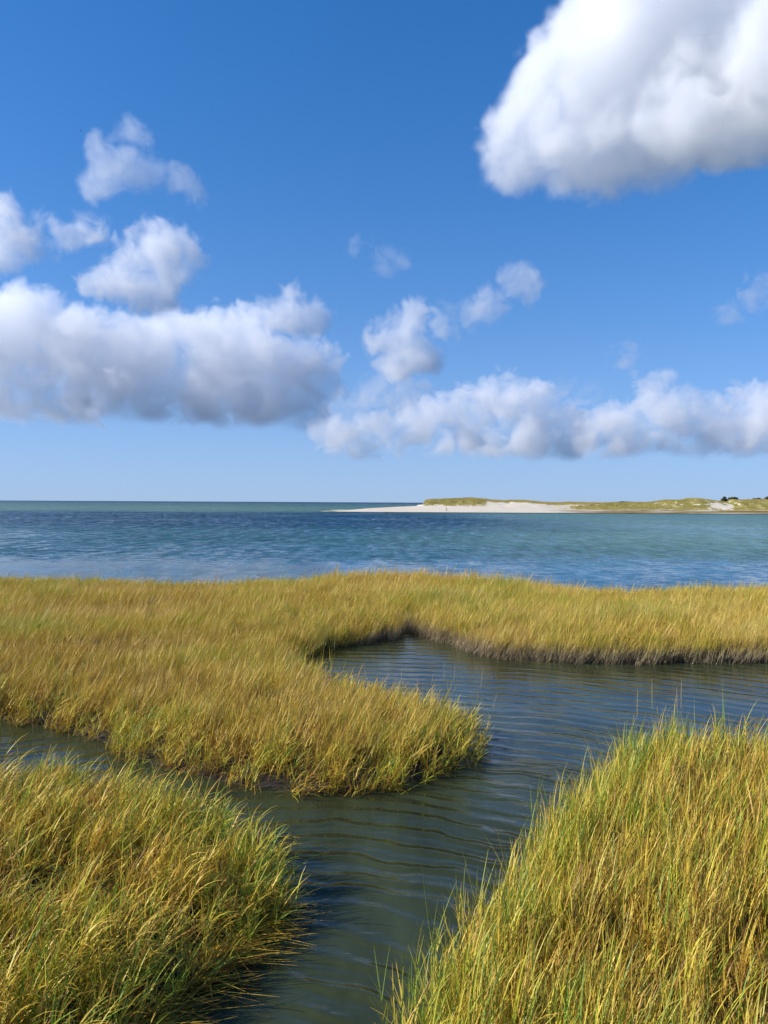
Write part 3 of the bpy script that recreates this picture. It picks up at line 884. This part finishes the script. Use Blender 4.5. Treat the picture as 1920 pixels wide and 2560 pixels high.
def tree(sx, Y, w, h, trunk_h, label, cat, name, seed, lobes):
    r = np.random.default_rng(seed)
    Xw = (sx - 960) / 2070.0 * Y
    z0 = float(spit(np.array([[Xw, Y]]))[0][0]) - 0.1
    root = bpy.data.objects.new(name, None); COL.objects.link(root); root.location = (Xw, Y, z0)
    tag(root, label, cat)
    V, F = [], []
    for (lx, lz, lr) in lobes:
        for i in range(260):
            d = r.normal(0, 1, 3); d /= np.linalg.norm(d)
            rad = lr * r.uniform(0.45, 1.0) ** 0.5 * (1 + 0.2 * math.sin(5 * d[0] + seed) * math.cos(4 * d[2]))
            c_ = np.array([lx * w, 0, trunk_h + lz * h]) + d * rad * np.array([w * 0.5, w * 0.45, h * 0.5])
            a_ = r.normal(0, 1, 3); b_ = np.cross(a_, d)
            a_ = a_ / np.linalg.norm(a_) * 0.22; b_ = b_ / (np.linalg.norm(b_) + 1e-6) * 0.16
            k = len(V); V += [c_ - a_, c_ + b_, c_ + a_, c_ - b_]; F.append((k, k + 1, k + 2, k + 3))
    mesh_np('crown', np.array(V), np.array(F), LEAF, smooth=False, parent=root)
    bm = bmesh.new()
    segs = [((0, 0, -0.3), (0.05, 0, trunk_h + 0.3 * h), 0.14, 0.08)] + [((0.03, 0, trunk_h * 0.7), (lx * w, r.uniform(-.2, .2), trunk_h + lz * h), 0.07, 0.03) for lx, lz, _ in lobes]
    for a, b_, r0, r1 in segs:
        a = Vector(a); b_ = Vector(b_); q = (b_ - a).to_track_quat('Z', 'Y').to_matrix().to_4x4()
        bmesh.ops.create_cone(bm, cap_ends=True, segments=7, radius1=r0, radius2=r1, depth=(b_ - a).length, matrix=Matrix.Translation((a + b_) / 2) @ q)
    me = bpy.data.meshes.new('trunk'); bm.to_mesh(me); bm.free(); me.materials.append(BARK)
    t = bpy.data.objects.new('trunk', me); COL.objects.link(t); t.parent = root
    return root


LB = [(0, 0.5, 0.8), (-0.22, 0.35, 0.62), (0.24, 0.38, 0.6), (0.05, 0.8, 0.5)]
LW = [(0, 0.5, 0.7), (-0.32, 0.4, 0.6), (0.32, 0.42, 0.6), (0.1, 0.6, 0.6)]
tree(1810.5, 402, 3.0, 2.4, 0.35, 'taller dark pine, left one of the two on the far dune top', 'tree', 'pine_tree', 1, LB)
tree(1832.5, 404, 4.0, 1.5, 0.35, 'low wide dark pine, right one of the two on the far dune top', 'tree', 'pine_tree', 2, LW)
tree(1895, 404, 2.6, 0.9, 0.1, 'low rounded shrub on the dune slope right of the two pines', 'shrub', 'shrub', 3, LW)
tree(1917, 404, 2.6, 1.5, 0.1, 'dark shrub on the dune at the right end of the spit', 'shrub', 'shrub', 4, LB)
tree(1884, 404, 1.4, 0.7, 0.1, 'smallest dark shrub in the dip between the pines and the end shrubs', 'shrub', 'shrub', 5, LB)

# ---------------------------------------------------------------- people on the beach
def flat(name, c_, rough=0.8):
    m, _, N_, _ = new_mat(name)
    N_['Principled BSDF'].inputs['Base Color'].default_value = (*c_, 1); N_['Principled BSDF'].inputs['Roughness'].default_value = rough
    return m


SKIN = flat('skin', (0.42, 0.25, 0.17))


def skin_mesh(name, joints, edges, radii, mat, parent, sub=1):
    me = bpy.data.meshes.new(name); me.from_pydata(joints, edges, [])
    o = bpy.data.objects.new(name, me); COL.objects.link(o)
    md = o.modifiers.new('skin', 'SKIN')
    for i, rd in enumerate(radii):
        me.skin_vertices[0].data[i].radius = (rd, rd) if not isinstance(rd, tuple) else rd
    me.skin_vertices[0].data[0].use_root = True
    md.use_smooth_shade = True
    s_ = o.modifiers.new('sub', 'SUBSURF'); s_.levels = sub; s_.render_levels = sub
    me.materials.append(mat)
    o.parent = parent
    return o


def person(sx, Y, height, yaw, stride, shirt, trousers, hair, label):
    Xw = (sx - 960) / 2070.0 * Y
    z0 = float(spit(np.array([[Xw, Y]]))[0][0])
    root = bpy.data.objects.new('person', None); COL.objects.link(root)
    root.location = (Xw, Y, z0 - 0.01); root.rotation_euler = (0, 0, yaw); k = height / 1.75; root.scale = (k, k, k)
    tag(root, label, 'person')
    st = stride
    hipL, hipR = (0.09, 0, 0.92), (-0.09, 0, 0.92)
    kL, kR = (0.10, -0.5 * st - 0.03, 0.49), (-0.10, 0.35 * st - 0.03, 0.49)
    aL, aR = (0.10, -0.75 * st, 0.07), (-0.10, st, 0.09)
    J = [(0, 0, 0.97), (0, 0, 1.2), (0, 0.01, 1.43), (0, 0, 1.52), (0, -0.015, 1.63), (0, -0.01, 1.70),
         hipL, kL, aL, (0.10, aL[1] - 0.16, 0.035), hipR, kR, aR, (-0.10, aR[1] - 0.16, 0.04),
         (0.19, 0, 1.41), (0.25, 0.4 * st + 0.02, 1.13), (0.25, 0.3 * st - 0.10, 0.90), (0.25, 0.3 * st - 0.13, 0.81),
         (-0.19, 0, 1.41), (-0.25, -0.4 * st + 0.02, 1.13), (-0.25, -0.4 * st - 0.10, 0.90), (-0.25, -0.4 * st - 0.13, 0.81)]
    E = [(0, 1), (1, 2), (2, 3), (3, 4), (4, 5), (0, 6), (6, 7), (7, 8), (8, 9), (0, 10), (10, 11), (11, 12), (12, 13), (2, 14), (14, 15), (15, 16), (16, 17), (2, 18), (18, 19), (19, 20), (20, 21)]
    Rr = [(0.15, 0.11), (0.14, 0.1), (0.16, 0.11), 0.055, (0.085, 0.1), (0.07, 0.085), 0.09, 0.06, 0.042, 0.035, 0.09, 0.06, 0.042, 0.035, 0.06, 0.042, 0.032, 0.03, 0.06, 0.042, 0.032, 0.03]
    skin_mesh('body', J, E, Rr, SKIN, root)
    g = lambda q: [tuple(v * 1.0 for v in p) for p in q]
    skin_mesh('shirt', g([J[1], (0, 0, 0.95), J[2], J[14], J[15], J[18], J[19]]), [(0, 1), (0, 2), (2, 3), (3, 4), (2, 5), (5, 6)], [(0.16, 0.12), (0.17, 0.13), (0.18, 0.13), 0.075, 0.055, 0.075, 0.055], shirt, root)
    skin_mesh('trousers', g([J[0], J[6], J[7], J[8], J[10], J[11], J[12]]), [(0, 1), (1, 2), (2, 3), (0, 4), (4, 5), (5, 6)], [(0.165, 0.125), 0.105, 0.075, 0.06, 0.105, 0.075, 0.06], trousers, root)
    skin_mesh('hair', [(0, 0.02, 1.70), (0, 0.035, 1.64), (0, 0.0, 1.745)], [(0, 1), (0, 2)], [(0.085, 0.085), (0.08, 0.06), (0.06, 0.06)], hair, root)
    return root


person(1116.4, 342, 1.62, R(75), 0.22, flat('grey_shirt', (0.10, 0.11, 0.12)), flat('dark_trousers', (0.05, 0.05, 0.06)), flat('brown_hair', (0.05, 0.03, 0.02)), 'person in dark clothes walking on the pale beach below the dune')
person(1058.8, 384, 1.55, R(10), 0.05, flat('white_shirt', (0.75, 0.66, 0.64)), flat('pale_trousers', (0.55, 0.42, 0.40)), flat('fair_hair', (0.25, 0.16, 0.08)), 'person in pale clothes standing at the left foot of the dune')
person(1062.0, 385, 1.62, R(-60), 0.08, flat('navy_shirt', (0.02, 0.025, 0.05)), flat('navy_trousers', (0.02, 0.02, 0.03)), flat('black_hair', (0.02, 0.015, 0.01)), 'person in navy clothes standing next to the pale dressed one by the dune')

# ---------------------------------------------------------------- small dark bird high at left
BIRD = flat('bird_feathers', (0.03, 0.03, 0.035))
bp_ = at_depth(201 * S, 326 * S, 300)
bm = bmesh.new()
bmesh.ops.create_uvsphere(bm, u_segments=10, v_segments=7, radius=1, matrix=Matrix.Diagonal((0.09, 0.24, 0.09, 1)))
bmesh.ops.create_uvsphere(bm, u_segments=8, v_segments=6, radius=0.06, matrix=Matrix.Translation((0, -0.25, 0.03)))
bmesh.ops.create_cone(bm, cap_ends=True, segments=6, radius1=0.02, radius2=0.002, depth=0.08, matrix=Matrix.Translation((0, -0.33, 0.02)) @ Matrix.Rotation(R(90), 4, 'X'))
me = bpy.data.meshes.new('bird'); bm.to_mesh(me); bm.free(); me.materials.append(BIRD)
bird = bpy.data.objects.new('bird', me); COL.objects.link(bird); bird.location = bp_
tag(bird, 'tiny dark bird flying high in the blue left of the horned cloud', 'bird')
for sgn in (1, -1):
    wv = [(0.05 * sgn, -0.09, 0.03), (0.05 * sgn, 0.12, 0.03), (0.30 * sgn, 0.06, 0.20), (0.30 * sgn, -0.12, 0.20), (0.55 * sgn, 0.08, 0.30), (0.52 * sgn, -0.02, 0.30)]
    mesh_np('wing', wv, [(0, 1, 2, 3), (3, 2, 4, 5)], BIRD, smooth=False, parent=bird)
mesh_np('tail', [(-0.04, 0.2, 0), (0.04, 0.2, 0), (0.09, 0.42, 0.0), (-0.09, 0.42, 0.0)], [(0, 1, 2, 3)], BIRD, smooth=False, parent=bird)

# ---------------------------------------------------------------- clouds: real volumes at their own distances
def cloud_material(name, dens, aniso=0.2):
    m, nt, N_, L_ = new_mat(name)
    for q in list(N_):
        if q.type != 'OUTPUT_MATERIAL': N_.remove(q)
    pv = N_.new('ShaderNodeVolumePrincipled')
    pv.inputs['Color'].default_value = (0.998, 0.998, 0.999, 1)
    pv.inputs['Density'].default_value = dens
    pv.inputs['Anisotropy'].default_value = aniso
    pv.inputs['Density Attribute'].default_value = 'density'
    L_.new(pv.outputs[0], N_['Material Output'].inputs['Volume'])
    return m


def cloud_group(mn, mxx, res, step, mat):
    g = bpy.data.node_groups.new('cloud_density', 'GeometryNodeTree')
    g.interface.new_socket('Geometry', in_out='INPUT', socket_type='NodeSocketGeometry')
    g.interface.new_socket('Geometry', in_out='OUTPUT', socket_type='NodeSocketGeometry')
    n, l = g.nodes, g.links
    gi = n.new('NodeGroupInput'); go = n.new('NodeGroupOutput')
    ps = n.new('GeometryNodeInputPosition')
    sb = n.new('ShaderNodeVectorMath'); sb.operation = 'SUBTRACT'; l.new(ps.outputs[0], sb.inputs[0]); sb.inputs[1].default_value = mn
    dv = n.new('ShaderNodeVectorMath'); dv.operation = 'DIVIDE'; l.new(sb.outputs[0], dv.inputs[0]); dv.inputs[1].default_value = (step, step, step)
    sx = n.new('ShaderNodeSeparateXYZ'); l.new(dv.outputs[0], sx.inputs[0])
    def mm(op, a, b_):
        q = n.new('ShaderNodeMath'); q.operation = op
        for i, v in enumerate((a, b_)):
            if isinstance(v, (int, float)): q.inputs[i].default_value = v
            else: l.new(v, q.inputs[i])
        return q.outputs[0]
    ii = []
    for k in range(3):
        q = mm('ROUND', sx.outputs[k], 0)
        q = mm('MAXIMUM', mm('MINIMUM', q, res[k] - 1), 0)
        f = n.new('FunctionNodeFloatToInt'); l.new(q, f.inputs[0]); ii.append(f.outputs[0])
    def im(op, a, b_):
        q = n.new('FunctionNodeIntegerMath'); q.operation = op
        for i, v in enumerate((a, b_)):
            if isinstance(v, int): q.inputs[i].default_value = v
            else: l.new(v, q.inputs[i])
        return q.outputs[0]
    idx = im('ADD', im('MULTIPLY', im('ADD', im('MULTIPLY', ii[0], res[1]), ii[1]), res[2]), ii[2])
    na = n.new('GeometryNodeInputNamedAttribute'); na.data_type = 'FLOAT'; na.inputs[0].default_value = 'cloud'
    si = n.new('GeometryNodeSampleIndex'); si.data_type = 'FLOAT'; si.domain = 'POINT'
    l.new(gi.outputs[0], si.inputs[0]); l.new(na.outputs[0], si.inputs[1]); l.new(idx, si.inputs['Index'])
    vc = n.new('GeometryNodeVolumeCube')
    l.new(si.outputs[0], vc.inputs['Density'])
    vc.inputs['Min'].default_value = mn; vc.inputs['Max'].default_value = mxx
    for k, nm in enumerate(('Resolution X', 'Resolution Y', 'Resolution Z')): vc.inputs[nm].default_value = res[k]
    sm = n.new('GeometryNodeSetMaterial'); sm.inputs['Material'].default_value = mat
    l.new(vc.outputs[0], sm.inputs[0]); l.new(sm.outputs[0], go.inputs[0])
    return g


ROTS = [np.array(Euler((0.7 + 1.3 * i, 0.5 + 0.9 * i, 1.1 * i)).to_matrix()).astype(np.float32) for i in range(8)]


def cloud(label, D, blobs, base_py=None, vox=4.0, tau=6.0, soft=14.0, rough=(26, 70), depth=0.8, flat_soft=30, seed=0, wisp=0.0, group=None, spread=0.5, blend=34.0, puffs=0):
    """blobs: (px, py, radius px[, weight]); D: distance; tau: optical thickness per 100 measured px; everything is turned into metres at D"""
    B = np.array([(b_ + (1.0,))[:4] if len(b_) == 3 else b_ for b_ in blobs], float)
    if puffs:
        rc = np.random.default_rng(seed + 900); kids = []
        for px, py, rp, w in B:
            for _ in range(puffs):
                a = rc.uniform(0, 2 * math.pi); q = rp * rc.uniform(0.45, 0.95)
                kids.append((px + q * math.cos(a), py - q * math.sin(a) * 0.9 - 0.05 * rp, rp * rc.uniform(0.22, 0.48), -1.0))
        B = np.concatenate([B, np.array(kids)])
    cx, cyp = (B[:, 0].min() + B[:, 0].max()) / 2, (B[:, 1].min() + B[:, 1].max()) / 2
    dc = ray(cx, cyp); az = math.atan2(dc[0], dc[1])
    t = D / math.hypot(dc[0], dc[1]); C = np.array([0, 0, CAM_H]) + dc * t
    u_m = t / FV              # metres per measured pixel at the cloud
    u_m /= math.sqrt(1 + 0)
    r_ = np.random.default_rng(seed + 400)
    Rz = np.array([[math.cos(az), -math.sin(az), 0], [math.sin(az), math.cos(az), 0], [0, 0, 1]])    # world -> local (x right, y away)
    loc = []
    for px, py, rp, w in B:
        d = ray(px, py); dl = Rz @ d
        k = D / dl[1]
        p = dl * k + np.array([0, 0, CAM_H]); p = p - Rz @ C
        dep = r_.uniform(-spread, spread) * rp if w > 0 else r_.uniform(-3.2, 0.6) * rp
        p = p + dl / np.linalg.norm(dl) * dep * u_m
        loc.append(p / u_m)
    loc = np.array(loc)                                   # in "pixel metres"
    pad = soft + rough[0] + 8
    lo = (loc - B[:, 2:3] * np.array([1, depth, 1])).min(0) - pad
    hi = (loc + B[:, 2:3] * np.array([1, depth, 1])).max(0) + pad
    res = [max(int((hi[k] - lo[k]) / vox) + 1, 4) for k in range(3)]
    gxs = [lo[k] + vox * np.arange(res[k]) for k in range(3)]
    out = np.zeros(res, np.float32)
    zb = None
    if base_py is not None:
        zb = (at_depth(cx, base_py, 1.0)[2] - CAM_H) * D * math.cos(az) / 1.0
        dd = ray(cx, base_py); zb = (CAM_H + dd[2] * D / math.hypot(dd[0], dd[1]) - C[2]) / u_m
    for i in range(0, res[0], 24):
        Xg, Yg, Zg = np.meshgrid(gxs[0][i:i + 24].astype(np.float32), gxs[1].astype(np.float32), gxs[2].astype(np.float32), indexing='ij')
        acc = np.zeros(Xg.shape, np.float32); sdm = np.full(Xg.shape, -1e3, np.float32)
        # smooth union of puffs
        for (bx, by, bz), (_, _, rp, w) in zip(loc, B):
            if bx + rp + pad < Xg[0, 0, 0] or bx - rp - pad > Xg[-1, 0, 0]: continue
            q = rp - np.sqrt((Xg - bx) ** 2 + ((Yg - by) / depth) ** 2 + (Zg - bz) ** 2)
            dlt = np.abs(sdm - q); kk = blend if w > 0 else blend * 0.3
            sdm = np.maximum(sdm, q) + np.where(dlt < kk, (kk - dlt) ** 2 / (4 * kk), 0)
        ok = sdm > -(pad)
        if not ok.any(): continue
        xs, ys, zs, q = Xg[ok], Yg[ok], Zg[ok], sdm[ok]
        a, w_ = rough
        bil = np.zeros_like(q); amp = 1.0; tot = 0
        wx = vnoise3(xs / w_, ys / w_, zs / w_, seed + 40) * w_ * 0.35
        wz = vnoise3(xs / w_, ys / w_, zs / w_, seed + 50) * w_ * 0.35
        for o_ in range(6):
            s_ = w_ / 2 ** o_
            M_ = ROTS[o_]
            ax_, ay_, az_ = (xs + wx) / s_, ys / s_, (zs + wz) / s_
            nn = vnoise3(M_[0, 0] * ax_ + M_[0, 1] * ay_ + M_[0, 2] * az_, M_[1, 0] * ax_ + M_[1, 1] * ay_ + M_[1, 2] * az_, M_[2, 0] * ax_ + M_[2, 1] * ay_ + M_[2, 2] * az_, seed + o_)
            bil += amp * (np.abs(nn) * 2.6 - 0.68); tot += amp; amp *= 0.6
        q = q + a * bil / tot * 1.5
        if wisp > 0:
            f1 = 0; am_ = 1.0
            for o_ in range(5):
                M_ = ROTS[o_ + 2]; s_ = w_ * 1.1 / 2.1 ** o_
                ax_, ay_, az_ = (xs + 1.5 * wx) / s_, ys / s_, (zs + 1.5 * wz) / s_
                f1 = f1 + am_ * vnoise3(M_[0, 0] * ax_ + M_[0, 1] * ay_ + M_[0, 2] * az_, M_[1, 0] * ax_ + M_[1, 1] * ay_ + M_[1, 2] * az_, M_[2, 0] * ax_ + M_[2, 1] * ay_ + M_[2, 2] * az_, seed + 70 + o_)
                am_ *= 0.62
            q = q + wisp * f1 * 20
        dn = np.clip((q + 0.4 * soft) / soft, 0, 1)
        dn = dn * dn * (3 - 2 * dn)
        if wisp > 0: dn = dn * np.clip(0.75 + wisp * 1.3 * f1, 0.02, 1.6)
        if zb is not None:
            e = zs - zb + 14 * vnoise3(xs / 60, ys / 60, zs * 0, seed + 80) + 4 * vnoise3(xs / 20, ys / 20, zs * 0, seed + 81)
            dn = dn * sstep(0, flat_soft, e)
        tmp = np.zeros(Xg.shape, np.float32); tmp[ok] = dn
        out[i:i + 24] = tmp
    mat = cloud_material('cloud', tau / (100 * u_m))
    u_m = float(u_m); step = float(vox * u_m)
    mn = tuple(float(v) for v in lo * u_m); mx_ = tuple(float(lo[k] * u_m + step * (res[k] - 1)) for k in range(3))
    # the voxel densities ride on the object's own points
    cor = np.zeros((int(np.prod(res)), 3), np.float32)
    cor[0, :] = mn; cor[-1, :] = mx_
    o = mesh_np('cloud', cor, None, mat, {'cloud': ('FLOAT', out.ravel())})
    o.location = [float(v) for v in C]; o.rotation_euler = (0, 0, -az)
    md = o.modifiers.new('density', 'NODES'); md.node_group = cloud_group(mn, mx_, res, step, mat)
    tag(o, label, 'cloud', group, kind='stuff')
    return o


cloud('biggest white cloud, filling the upper right corner of the sky', 2700,
      [(1165, 240, 92), (1130, 320, 82), (1250, 150, 120), (1280, 280, 110), (1380, 90, 170), (1400, 260, 120), (1540, 180, 170), (1600, 20, 220), (1700, 180, 160), (1750, -40, 200), (1220, 350, 62),
       (1370, 335, 62), (1330, 20, 110), (1480, -60, 170), (1460, 310, 60), (1850, 120, 160), (1290, 355, 50), (1110, 345, 50), (1600, 270, 70)],
      vox=4.4, tau=1.8, soft=30, rough=(15, 60), seed=1, puffs=2, wisp=0.35, depth=0.9, blend=70)
cloud('long cloud bank with a flat grey base, low over the sea at left', 10500,
      [(20, 720, 70), (60, 690, 48), (-70, 790, 130), (90, 800, 100), (200, 790, 95), (310, 780, 88), (420, 790, 92), (520, 780, 92), (620, 815, 80), (675, 850, 58), (640, 885, 55), (450, 860, 70),
       (300, 865, 60), (150, 865, 60), (0, 865, 70), (550, 885, 55), (300, 705, 26), (350, 712, 30), (400, 705, 30), (560, 698, 36), (130, 705, 36), (230, 705, 30), (480, 700, 28), (700, 800, 36)],
      base_py=922, vox=3.2, tau=1.7, soft=14, rough=(24, 60), seed=2, puffs=5, wisp=0.55, depth=1.0, spread=0.9)
cloud('small bright puffy cloud floating above the left cloud bank', 4300,
      [(330, 530, 48), (380, 535, 44), (295, 570, 50), (240, 605, 38), (370, 590, 48), (330, 630, 42), (415, 570, 34), (275, 640, 26), (310, 520, 30), (210, 615, 22)],
      vox=2.6, tau=2.4, soft=16, rough=(14, 44), seed=3, puffs=3, wisp=0.45)
cloud('thin horned wisp of cloud high at left with a curved tail', 3300,
      [(215, 310, 20), (222, 345, 26), (225, 385, 34), (262, 365, 26), (282, 330, 22), (286, 285, 16), (280, 265, 10), (308, 300, 18), (300, 372, 28), (345, 378, 22), (372, 382, 20), (395, 392, 17), (414, 405, 14), (428, 420, 10), (200, 405, 22)],
      vox=2.6, tau=1.5, soft=20, rough=(9, 34), seed=4, wisp=0.22)
cloud('thin grey wisp of cloud at the left edge of the sky', 3500,
      [(110, 510, 42), (60, 530, 42), (10, 545, 36), (-35, 560, 40), (20, 450, 22), (-10, 470, 22), (195, 475, 24), (155, 500, 20), (190, 500, 20)],
      vox=3.0, tau=1.7, soft=24, rough=(12, 50), seed=5, wisp=0.8)
cloud('upright white puff in the middle of the sky, over the gap between the cloud banks', 5200,
      [(890, 685, 34), (865, 715, 36), (845, 735, 34), (905, 765, 34), (820, 748, 20), (865, 790, 30), (925, 775, 22)],
      vox=2.5, tau=2.4, soft=18, rough=(13, 40), seed=6, puffs=2, wisp=0.5)
cloud('pale streak of cloud slanting up right of the middle puff', 5000,
      [(960, 705, 24), (995, 690, 26), (1025, 670, 24), (1060, 645, 20), (1085, 625, 19), (1105, 600, 16), (1130, 608, 16), (1155, 602, 9)],
      vox=2.8, tau=1.1, soft=20, rough=(12, 40), seed=7, wisp=0.8)
cloud('faint little tuft of cloud alone in the middle of the blue sky', 4500, [(838, 555, 24), (852, 565, 20), (822, 562, 14), (770, 530, 9)], vox=2.6, tau=0.45, soft=20, rough=(10, 30), seed=8, wisp=0.8)
cloud('soft round puff at the upper right end of the left cloud bank', 7600, [(635, 672, 30), (665, 688, 34), (610, 690, 24), (690, 690, 20), (630, 650, 16)], vox=2.8, tau=2.0, soft=18, rough=(12, 40), seed=9, wisp=0.5)
cloud('bright domed cloud bank low over the sand spit at right', 15500,
      [(1085, 865, 46), (1050, 875, 44), (1120, 880, 44), (975, 905, 48), (925, 910, 40), (880, 920, 36), (1165, 890, 40), (1210, 915, 36), (1020, 920, 50), (1090, 930, 50), (745, 945, 26), (790, 935, 34),
       (850, 950, 34), (950, 958, 34), (1050, 962, 34), (1150, 968, 32), (1250, 972, 30), (1340, 978, 26), (1240, 930, 40), (1310, 925, 36), (1400, 845, 26), (1440, 832, 24), (1490, 862, 28), (1420, 880, 34), (1550, 880, 30),
       (1620, 868, 24), (1640, 905, 40), (1690, 890, 40), (1450, 930, 40), (1550, 930, 40), (1500, 972, 26), (1420, 985, 20), (1600, 965, 24), (1750, 920, 46), (700, 935, 20), (720, 950, 22), (780, 960, 24), (850, 972, 22), (950, 980, 22), (1050, 982, 22), (1150, 984, 20), (1250, 986, 20), (1380, 950, 36), (1460, 900, 36), (1540, 905, 36), (1600, 930, 36), (1650, 950, 30), (1350, 900, 26)],
      base_py=994, vox=2.9, tau=1.8, soft=12, rough=(17, 44), seed=10, puffs=4, wisp=0.7, depth=1.0, spread=0.9)
cloud('faint hazy veil of cloud between the two cloud banks', 12500, [(830, 830, 30), (860, 855, 34), (800, 860, 32), (910, 845, 22), (760, 885, 36), (730, 915, 36), (800, 905, 34), (1230, 845, 22), (1290, 850, 18), (1180, 840, 14), (840, 800, 20)], vox=3.4, tau=1.2, soft=26, rough=(12, 44), seed=11, wisp=0.6)
cloud('small cloud cut by the right edge of the photo, high over the dunes', 5000, [(1650, 605, 18), (1662, 620, 20), (1640, 632, 14), (1690, 625, 24)], vox=2.6, tau=1.2, soft=20, rough=(10, 34), seed=12, wisp=0.8)
cloud('faint smudge of cloud just left of the right edge cloud', 5000, [(1568, 678, 13), (1578, 682, 11)], vox=2.4, tau=0.6, soft=16, rough=(8, 24), seed=13, wisp=0.8)
cloud('lone grey scrap of cloud above the domed bank at right', 7000, [(1342, 770, 14), (1358, 766, 14), (1335, 776, 9)], vox=2.4, tau=0.8, soft=16, rough=(8, 26), seed=14, wisp=0.8)
